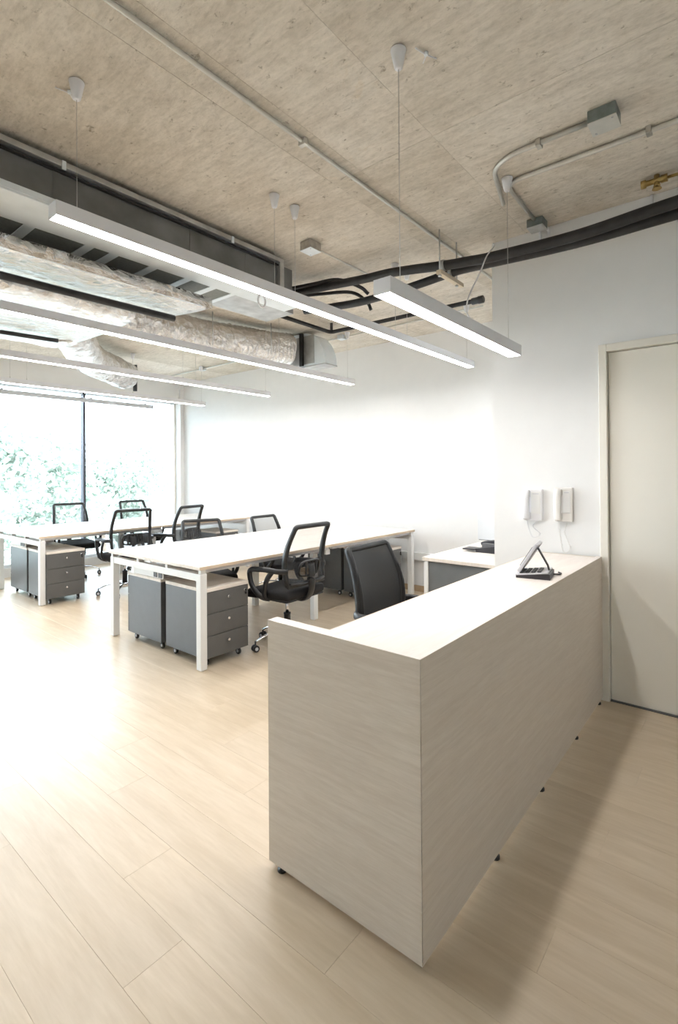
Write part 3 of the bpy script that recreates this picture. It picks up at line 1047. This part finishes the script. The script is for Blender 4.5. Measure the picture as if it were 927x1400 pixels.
# ------------------------------------------------------------------ linear pendant lamps
def pendant(y, zb, x0, x1, cables, label, hh=0.058, wd=0.075):
    t = empty('linear_pendant', (x0, y, zb))
    tag(t, label, 'ceiling lamp', 'linear pendant lamps')
    L = x1 - x0
    hs = MB()
    hs.box(0, L, -wd / 2, -wd / 2 + 0.005, 0.0, hh)
    hs.box(0, L, wd / 2 - 0.005, wd / 2, 0.0, hh)
    hs.box(0, L, -wd / 2 + 0.005, wd / 2 - 0.005, hh - 0.005, hh)
    hs.build('housing', 'lamp_housing', t)
    for a, b_ in ((-0.003, 0.0), (L, L + 0.003)):
        MB().box(a, b_, -wd / 2, wd / 2, 0.0, hh).build('end_cap', 'lamp_housing', t)
    MB().box(0.004, L - 0.004, -wd / 2 + 0.0055, wd / 2 - 0.0055, 0.001, 0.006).build('diffuser', 'lamp_glow', t)
    for cx_ in cables:
        xl = cx_ - x0
        cup = MB().lathe([(0.010, ZC - zb - 0.078), (0.016, ZC - zb - 0.072), (0.024, ZC - zb - 0.035), (0.030, ZC - zb - 0.006), (0.030, ZC - zb - 0.003)], (xl, 0, 0), 'Z', 18)
        co = cup.build('ceiling_cup', 'lamp_housing', t)
        cab = MB().sweep([(xl, 0, hh), (xl, 0, ZC - zb - 0.07)], 0.0013, n=6)
        cab.lathe([(0.005, hh), (0.005, hh + 0.014), (0.002, hh + 0.02)], (xl, 0, 0), 'Z', 10)
        cab.build('cable', 'steel_wire', t)
    return t
CB = [0.922, 2.032, 2.201, 3.31, 3.48, 4.57]
ROW = 'white linear pendant lamp hung on wires, '
pendant(2.145, 2.443, 0.83, 4.655, CB, ROW + 'first long row beside the grey air unit')
pendant(1.04, 2.068, 1.52, 2.83, [1.64, 2.741], 'short low white linear pendant lamp above the reception counter')
pendant(3.62, 2.443, 0.83, 4.655, CB, ROW + 'above the counter-side bench desk')
pendant(5.01, 2.443, 0.83, 4.625, CB[3:], ROW + 'above the aisle between the benches')
pendant(6.43, 2.443, 0.83, 4.61, CB[:3] + CB[4:], ROW + 'above the window desk')

# blind rail in front of the window head
rl = empty('blind_rail', (0, YW - 0.10, 2.555))
tag(rl, 'slender grey blind rail across the top of the window', 'rail')
MB().box(0.4, 4.62, -0.02, 0.02, -0.03, 0.03, 0.004).build('rail', 'rail_metal', rl)
for xx in (0.8, 2.4, 3.6, 4.5):
    MB().box(xx - 0.015, xx + 0.015, -0.01, 0.10, 0.031, 0.05, 0.002).build('bracket', 'rail_metal', rl)
for xx in (0.392, 4.62):
    MB().box(xx, xx + 0.008, -0.024, 0.024, -0.034, 0.034, 0.002).build('end_cap', 'rail_metal', rl)

# lamp power cable
cbl = MB().sweep(smooth_path([(3.455, 1.415, 3.035), (3.3, 1.345, 2.94), (2.98, 1.262, 2.745), (2.80, 1.23, 2.575), (2.68, 1.235, 2.43), (2.58, 1.209, 2.328), (2.52, 1.173, 2.251), (2.56, 1.142, 2.214), (2.66, 1.09, 2.170), (2.735, 1.055, 2.13)], 6), 0.004, n=8).build('power_cable', 'white_plastic')
tag(cbl, 'thin white power cable drooping from the ceiling to the short lamp', 'cable')

# ------------------------------------------------------------------ air unit under the ceiling
ac = empty('air_unit', (0, 2.72, 2.77))
tag(ac, 'long grey sheet metal air unit with filter panels underneath, below the ceiling', 'air unit')
X0 = -0.7
MB().box(X0, 2.60, 0.0, 0.60, 0.012, 0.215).build('casing', 'duct_metal', ac)
fl_ = MB()
fl_.box(X0, 2.64, -0.035, 0.0, 0.205, 0.235, 0.002)
fl_.build('top_flange', 'galvanised', ac)
MB().box(X0, 2.6, -0.02, 0.0, 0.182, 0.190).build('flange_lip', 'black_rubber', ac)
MB().box(2.60, 2.64, -0.035, 0.60, 0.012, 0.205, 0.002).build('end_flange', 'galvanised', ac)
MB().box(2.64, 2.76, 0.0, 0.60, 0.012, 0.20, 0.002).build('end_box', 'duct_metal', ac)
for xx in (0.3, 1.05, 1.85, 2.3):
    MB().box(xx, xx + 0.035, -0.003, 0.0, 0.012, 0.182).build('seam_strip', 'duct_metal', ac)
for xx in (1.08, 2.15):
    MB().box(xx, xx + 0.02, -0.042, -0.034, 0.19, 0.235, 0.002).build('clip', 'pale_metal', ac)
MB().box(X0, 2.95, -0.02, 0.285, -0.012, 0.012, 0.002).build('drain_pan', 'pale_metal', ac)
MB().box(X0, 2.95, -0.024, -0.020, 0.0, 0.03).build('pan_lip', 'pale_metal', ac)
MB().box(2.45, 3.06, 0.286, 0.62, -0.006, 0.05, 0.002).build('end_plate', 'galvanised', ac)
fx = [0.05, 0.39, 0.71, 1.05, 1.37, 1.52, 1.78, 2.04, 2.25, 2.44]
for i in range(len(fx) - 1):
    MB().box(fx[i] + 0.028, fx[i + 1] - 0.028, 0.287, 0.60, 0.0, 0.012).build('filter_panel', 'filter_mesh', ac)
for xx in fx:
    MB().box(xx - 0.0275, xx + 0.0275, 0.287, 0.61, -0.005, 0.012, 0.001, 1).build('filter_strip', 'pale_metal', ac)
MB().box(X0, 0.02, 0.287, 0.6, 0.0, 0.012).build('filter_panel', 'filter_mesh', ac)
# loop of cable hanging from the pan
hoop = MB()
hoop.sweep([(2.52 + 0.035 * math.cos(2 * math.pi * k / 18), 2.80, 2.69 + 0.045 * math.sin(2 * math.pi * k / 18)) for k in range(18)], 0.007, n=8, closed=True)
hoop.sweep([(2.52, 2.80, 2.733), (2.52, 2.80, 2.76)], 0.004, n=6)
ho = hoop.build('cable_coil', 'white_plastic')
tag(ho, 'small white coil of cable hanging under the grey air unit', 'cable')

# ------------------------------------------------------------------ foil ducts
def foil_box(name, label, x0, x1, y0, y1, z0, z1, seed, sag=0.02, x1b=None, wedge=0.0):
    t = empty(name, ((x0 + x1) / 2, (y0 + y1) / 2, z0))
    tag(t, label, 'duct')
    r = random.Random(seed)
    m = MB()
    nu = int((x1 - x0) / 0.09)
    nv = 26
    x1b = x1 if x1b is None else x1b
    cx_, cy_ = (x0 + x1) / 2, (y0 + y1) / 2
    hw, hh = (y1 - y0) / 2, (z1 - z0) / 2
    ph = [r.uniform(0, 6.28) for _ in range(6)]
    verts = []
    for i in range(nu + 1):
        u = i / nu
        ring = []
        for j in range(nv):
            a = 2 * math.pi * j / nv
            ca, sa = math.cos(a), math.sin(a)
            e = 0.34
            yy = math.copysign(abs(ca) ** e, ca) * hw
            zz = math.copysign(abs(sa) ** e, sa) * hh
            xr = x1 + (x1b - x1) * (yy / hw * 0.5 + 0.5)
            xx = x0 + (xr - x0) * u
            wr_ = 0.012 * math.sin(9 * xx + 3 * a + ph[0]) + 0.008 * math.sin(23 * xx - 2 * a + ph[1]) + r.uniform(-0.004, 0.004)
            sg = sag * (1 - (yy / hw) ** 2) if sa < 0 else wedge * (0.5 - 0.5 * yy / hw)
            ring.append(m.bm.verts.new((xx - cx_, yy * (1 + wr_), hh + zz * (1 + 1.5 * wr_) - sg)))
        verts.append(ring)
    for i in range(nu):
        for j in range(nv):
            f = m.bm.faces.new((verts[i][j], verts[i][(j + 1) % nv], verts[i + 1][(j + 1) % nv], verts[i + 1][j]))
            f.smooth = True
    m.bm.faces.new(verts[0][::-1])
    m.bm.faces.new(verts[-1])
    m.build('foil_wrap', 'foil', t)
    return t

fb1 = foil_box('foil_duct', 'flat silver foil wrapped duct running beside the grey air unit', -0.6, 2.22, 2.99, 3.52, 2.605, 2.74, 2, 0.012, 2.08, 0.115)
MB().sweep([(-0.8, -0.22, 0.004), (0.8, -0.225, 0.004), (1.35, -0.225, 0.004)], 0.03, 0.0015, 6, ref=(0, 0, 1)).build('tape_seam', 'pale_metal', fb1)
fb2 = foil_box('foil_plenum', 'wide crumpled silver foil plenum box feeding both round ducts', -0.6, 2.12, 3.86, 5.42, 2.66, 2.96, 5, 0.03, 2.05)

def flex(name, path, rad, label, seed, ring_step=0.05):
    pts = smooth_path(path, 22)
    r = random.Random(seed)
    base = Vector(path[0])
    t = empty(name, path[0])
    tag(t, label, 'duct', 'round foil ducts')
    m = MB()
    n = 28
    prev = None
    rings = []
    L = 0.0
    ph = [r.uniform(0, 6) for _ in range(4)]
    for i, p in enumerate(pts):
        a = pts[max(0, i - 1)]
        b_ = pts[min(len(pts) - 1, i + 1)]
        if i:
            L += (pts[i] - pts[i - 1]).length
        tg = (b_ - a).normalized()
        s = tg.cross(Vector((0, 0, 1))).normalized()
        q = s.cross(tg)
        ring = []
        for j in range(n):
            an = 2 * math.pi * j / n
            rr = rad * (1 + 0.035 * math.sin(L / 0.045 * 2 * math.pi + 0.8 * math.sin(3 * an + ph[0])) + 0.03 * math.sin(5 * an + 7 * L + ph[1]) + r.uniform(-0.035, 0.035))
            ring.append(m.bm.verts.new(p - base + s * rr * math.cos(an) + q * rr * math.sin(an)))
        rings.append(ring)
    for i in range(len(rings) - 1):
        for j in range(n):
            f = m.bm.faces.new((rings[i][j], rings[i][(j + 1) % n], rings[i + 1][(j + 1) % n], rings[i + 1][j]))
            f.smooth = True
    m.bm.faces.new(rings[0][::-1])
    m.bm.faces.new(rings[-1])
    m.build('foil_sleeve', 'foil', t)
    return t, pts
f1, pts1 = flex('flexible_duct', [(1.95, 4.28, 2.80), (2.5, 4.36, 2.82), (3.1, 4.36, 2.825), (3.65, 4.24, 2.825), (3.98, 4.12, 2.825), (4.10, 4.07, 2.825)], 0.172, 'round crinkled foil duct heading to the long white wall', 3)
f2, pts2 = flex('flexible_duct', [(1.95, 4.85, 2.80), (2.25, 5.28, 2.79), (2.70, 5.98, 2.775), (3.2, 6.42, 2.77), (3.50, 6.66, 2.77)], 0.18, 'round crinkled foil duct bending away towards the window', 4)
def end_plate(t, P, direction, w_, h0, h1, label_mat='black_plastic'):
    base = t.location
    d = Vector(direction).normalized()
    s = d.cross(Vector((0, 0, 1))).normalized()
    m = MB()
    m.box(-w_ / 2, w_ / 2, -0.012, 0.012, h0, h1, 0.002)
    o = m.build('clamp_bar', label_mat, t)
    o.location = Vector(P) - base
    o.rotation_euler = (0, 0, math.atan2(s.y, s.x))
    return o
end_plate(f1, (4.17, 3.97, 0), (1, 0, 0), 0.05, 2.63, 3.0)
end_plate(f2, (3.66, 6.70, 0), (1, 0.8, 0), 0.05, 2.58, 2.95)
for wx, wy in ((3.10, 4.17), (3.75, 4.02)):
    hw_ = MB().sweep([(wx, wy, 2.70), (wx, wy, ZC)], 0.004, n=6)
    for v in hw_.bm.verts:
        v.co -= f1.location
    hw_.build('hanger_wire', 'galvanised', f1)
# sheet metal plenum with a round shoulder behind the first duct
pm = empty('metal_plenum', (4.30, 4.0, 2.63))
tag(pm, 'pale sheet metal plenum with rounded shoulder at the end of the round duct', 'duct')
ol = [(0.26, 0.0), (0.26, 0.38)]
for k in range(13):
    a = math.pi / 2 * k / 12
    ol.append((-0.02 - 0.34 * math.sin(a), 0.38 * math.cos(a)))
MB().prism([(y_, z_) for y_, z_ in ol], 'X', -0.10, 0.10).build('shell', 'pale_metal', pm)
MB().box(-0.105, 0.105, -0.365, 0.265, -0.012, -0.0005, 0.002).build('lower_rim', 'galvanised', pm)
MB().box(-0.112, -0.101, -0.2, 0.2, 0.02, 0.34, 0.002).build('inlet_collar', 'galvanised', pm)

# ------------------------------------------------------------------ pipes and hoses
def pipe(name, path, rad, mat, label, cat, n=12, group=None, smoothed=True, parts=None):
    pts = smooth_path(path, 6) if smoothed else path
    o = MB().sweep(pts, rad, n=n).build(name, mat)
    tag(o, label, cat, group)
    return o
pipe('insulated_pipe', [(3.09, -1.69, 2.83), (3.09, -0.6, 2.82), (3.09, 0.289, 2.791), (3.09, 0.766, 2.764), (3.09, 1.258, 2.779), (3.09, 1.436, 2.796), (3.09, 1.61, 2.815), (3.09, 2.003, 2.872), (3.09, 2.266, 2.890), (3.09, 2.554, 2.915), (3.08, 2.872, 2.940), (2.98, 3.10, 2.945)], 0.032, 'black_rubber', 'thick black foam insulated pipe, upper of the pair crossing in front of the white wall', 'pipe')
pipe('insulated_pipe', [(3.20, -1.69, 2.80), (3.20, -0.6, 2.79), (3.20, 0.30, 2.776), (3.20, 0.794, 2.768), (3.20, 1.303, 2.790), (3.20, 1.487, 2.799), (3.20, 1.61, 2.799), (3.20, 1.948, 2.777), (3.20, 2.348, 2.768), (3.20, 2.647, 2.788), (3.14, 2.95, 2.80)], 0.030, 'black_rubber', 'thick black foam insulated pipe, lower of the pair, bending down behind the lamp', 'pipe')
pipe('insulated_pipe', [(-0.6, 3.29, 2.552), (1.0, 3.285, 2.550), (2.08, 3.255, 2.550)], 0.023, 'black_rubber', 'black insulated pipe running under the flat foil duct', 'pipe')
pipe('insulated_pipe', [(-0.6, 4.84, 2.60), (1.0, 4.83, 2.60), (1.87, 4.74, 2.60)], 0.018, 'black_rubber', 'thin black pipe running under the wide foil plenum', 'pipe')
pipe('drain_pipe', rounded([(3.30, 3.55, 2.95), (4.20, 3.56, 2.95), (4.22, 3.2, 2.95), (4.27, 1.95, 2.95)], 0.05), 0.020, 'black_rubber', 'thin black drain pipe turning a corner below the ceiling near the long wall', 'pipe', smoothed=False)
ft = MB().lathe([(0.024, -0.02), (0.034, -0.015), (0.034, 0.03), (0.030, 0.035), (0.030, 0.09), (0.022, 0.095)], (4.275, 1.86, 2.95), 'Y', 16).build('pipe_coupling', 'black_plastic')
tag(ft, 'black ribbed coupling at the end of the thin drain pipe', 'pipe')
hp = MB().sweep([(4.18, 3.53, 2.96), (4.18, 3.53, 3.04)], 0.016, n=10).build('drain_riser', 'black_rubber')
tag(hp, 'short black riser from the drain pipe corner to the ceiling', 'pipe')
pipe('hose', [(2.78, 3.12, 2.93), (2.95, 3.0, 2.945), (3.05, 2.78, 2.96), (3.10, 2.55, 2.955), (3.22, 2.42, 2.90), (3.28, 2.38, 2.85)], 0.014, 'black_rubber', 'thin black hose arching up beside the air unit end', 'hose')
pipe('hose', [(2.79, 3.2, 2.89), (3.0, 3.05, 2.90), (3.2, 2.82, 2.93), (3.34, 2.6, 2.93), (3.42, 2.5, 2.85), (3.44, 2.47, 2.78)], 0.014, 'black_rubber', 'thin black hose looping down past the lower insulated pipe', 'hose')

# strut holding the pair of pipes
stt = empty('pipe_hanger', (3.18, 1.613, 2.757))
tag(stt, 'wooden hanger strut on two threaded rods under the black pipes', 'hanger')
MB().box(-0.16, 0.18, -0.018, 0.018, -0.018, 0.010, 0.002).build('strut', 'strut_wood', stt)
for xx in (-0.145, 0.105):
    MB().sweep([(xx, 0, -0.03), (xx, 0, ZC - 2.757)], 0.005, n=8).build('threaded_rod', 'galvanised', stt)
    MB().lathe([(0.011, -0.032), (0.011, -0.022)], (xx, 0, 0), 'Z', 6).build('nut', 'galvanised', stt)
for xx, zz in ((-0.09, 0.058), (0.02, 0.042)):
    MB().sweep([(xx + 0.035 * math.cos(2 * math.pi * k / 20), 0.0, zz + 0.035 * math.sin(2 * math.pi * k / 20)) for k in range(20)], 0.004, 0.016, 6, ref=(0, 1, 0), closed=True).build('clamp', 'galvanised', stt)

# conduits
def conduit(path, label, rad=0.011, clips=(), clip_mat='box_metal', rr=0.0):
    pts = rounded(path, rr, 6) if rr else [Vector(p) for p in path]
    c0 = Vector(path[0])
    t = empty('conduit', path[0])
    tag(t, label, 'conduit')
    MB().sweep([p - c0 for p in pts], rad, n=10).build('tube', 'conduit_metal', t)
    for (cx_, cy_, ax) in clips:
        m = MB()
        if ax == 'X':
            m.box(cx_ - 0.012, cx_ + 0.012, cy_ - 0.022, cy_ + 0.022, ZC - 0.036, ZC - 0.002, 0.003)
        else:
            m.box(cx_ - 0.022, cx_ + 0.022, cy_ - 0.012, cy_ + 0.012, ZC - 0.036, ZC - 0.002, 0.003)
        for v in m.bm.verts:
            v.co -= c0
        m.build('clip', clip_mat, t)
    return t
zc_ = ZC - 0.016
conduit([(-1.5, 1.675, zc_), (XB, 1.675, zc_)], 'long straight steel conduit along the ceiling joint', 0.010, [(1.78, 1.675, 'X')], 'conduit_metal')
conduit([(2.69, 2.395, zc_ - 0.01), (3.34, 2.39, zc_ - 0.01)], 'short thin conduit from the square ceiling box to the black pipes', 0.007)
conduit([(2.53, 0.57, zc_), (2.53, 0.95, zc_), (2.60, 1.06, zc_), (2.97, 1.15, zc_)], 'steel conduit bending away from the flat grey ceiling box', 0.012, [(2.53, 0.80, 'Y')], 'box_metal', 0.06)
conduit([(2.785, -1.69, zc_), (2.775, 0.36, zc_), (2.765, 1.06, zc_), (3.27, 1.07, zc_)], 'steel conduit with a square bend feeding the box above the white wall', 0.012, [(2.77, 0.37, 'Y')], 'box_metal', 0.10)
conduit([(4.62, 7.3, ZC - 0.03), (4.62, 2.0, ZC - 0.03)], 'pale conduit crossing the ceiling just before the long white wall', 0.010)

def jbox(cx_, cy_, sx, sy, h, label, mat, lid):
    t = empty('junction_box', (cx_, cy_, ZC - h - 0.003))
    tag(t, label, 'junction box')
    MB().box(-sx / 2, sx / 2, -sy / 2, sy / 2, 0.003, h, 0.003).build('body', mat, t)
    MB().box(-sx / 2 - 0.001, sx / 2 + 0.001, -sy / 2 - 0.001, sy / 2 + 0.001, 0.0, 0.003).build('lid', lid, t)
    for a, s in ((-1, 'X'), (1, 'X'), (-1, 'Y'), (1, 'Y')):
        m = MB()
        if s == 'X':
            m.lathe([(0.014, -0.001), (0.014, 0.0015)], (a * sx / 2, 0, h / 2), 'X', 12)
        else:
            m.lathe([(0.014, -0.001), (0.014, 0.0015)], (0, a * sy / 2, h / 2), 'Y', 12)
        m.build('knockout', mat, t)
    for a in (-1, 1):
        MB().lathe([(0.005, -0.002), (0.005, 0.0)], (a * sx * 0.35, a * sy * 0.35, 0), 'Z', 8).build('screw', 'chrome', t)
    return t
jbox(2.62, 2.40, 0.11, 0.10, 0.062, 'square beige steel junction box on the concrete above the long lamp', 'box_metal', 'pale_metal')
jbox(2.52, 0.51, 0.11, 0.115, 0.06, 'flat grey junction box on the ceiling above the door', 'box_metal_dark', 'conduit_metal')
jbox(3.33, 1.07, 0.10, 0.10, 0.055, 'grey junction box where the ceiling meets the white wall', 'box_metal_dark', 'galvanised')
jbox(4.62, 3.74, 0.08, 0.08, 0.05, 'small pale junction box on the conduit by the long wall, near the metal plenum', 'pale_metal', 'pale_metal')
jbox(4.62, 6.47, 0.08, 0.08, 0.05, 'small pale junction box on the conduit by the long wall, near the window', 'pale_metal', 'pale_metal')

# two white stubs below the box on the wall
for yy, lab in ((1.09, 'white conduit stub on the wall top below the grey box, farther from the door'), (1.035, 'white conduit stub on the wall top below the grey box, nearer the door')):
    m = MB().sweep(rounded([(3.39, yy, ZC - 0.03), (XD - 0.012, yy, ZC - 0.03), (XD - 0.012, yy, 2.86)], 0.03), 0.009, n=8)
    tag(m.build('conduit_stub', 'white_plastic'), lab, 'conduit')
m = MB().sweep([(XD - 0.012, 0.45, ZC - 0.005), (XD - 0.012, 0.45, 2.86)], 0.009, n=8)
tag(m.build('conduit_stub', 'white_plastic'), 'white conduit stub on the wall top beside the brass sprinkler', 'conduit')

# brass sprinkler fitting
spk = empty('sprinkler', (3.25, 0.40, ZC - 0.06))
tag(spk, 'brass sprinkler fitting on the ceiling above the black pipes', 'sprinkler')
MB().lathe([(0.020, -0.05), (0.020, -0.02), (0.015, -0.018), (0.015, 0.05), (0.022, 0.052), (0.022, 0.075)], (0, 0, 0.03), 'Y', 14).build('body', 'brass', spk)
MB().lathe([(0.018, 0.0), (0.014, 0.01), (0.014, 0.06)], (0, 0.0, 0.0), 'Z', 12).build('neck', 'brass', spk)
MB().lathe([(0.024, -0.016), (0.022, -0.012), (0.006, -0.010), (0.006, 0.004)], (0, 0, 0), 'Z', 12).build('deflector', 'brass', spk)
MB().sweep([(0, -0.02, 0.03), (0, -0.9, 0.035)], 0.008, n=8).build('feed_tube', 'brass', spk)

# bent nails with wire ends beside the lamp cups
def wire_end(x, y, label):
    t = empty('wire_anchor', (x, y, ZC))
    tag(t, label, 'anchor')
    MB().lathe([(0.007, -0.012), (0.009, -0.008), (0.009, -0.001)], (0, 0, 0), 'Z', 10).build('nail_head', 'pale_metal', t)
    MB().sweep([(-0.05, 0.018, -0.006), (0, 0, -0.010), (0.045, -0.02, -0.006)], 0.003, n=6).build('wire', 'white_plastic', t)
    MB().sweep([(0, 0, -0.010), (0.03, 0.03, -0.008)], 0.0025, n=6).build('wire', 'white_plastic', t)
wire_end(1.72, 0.965, 'bent wire anchor on the concrete beside the cup of the short lamp')
wire_end(0.925, 2.22, 'bent wire anchor on the concrete beside the first cup of the long lamp')
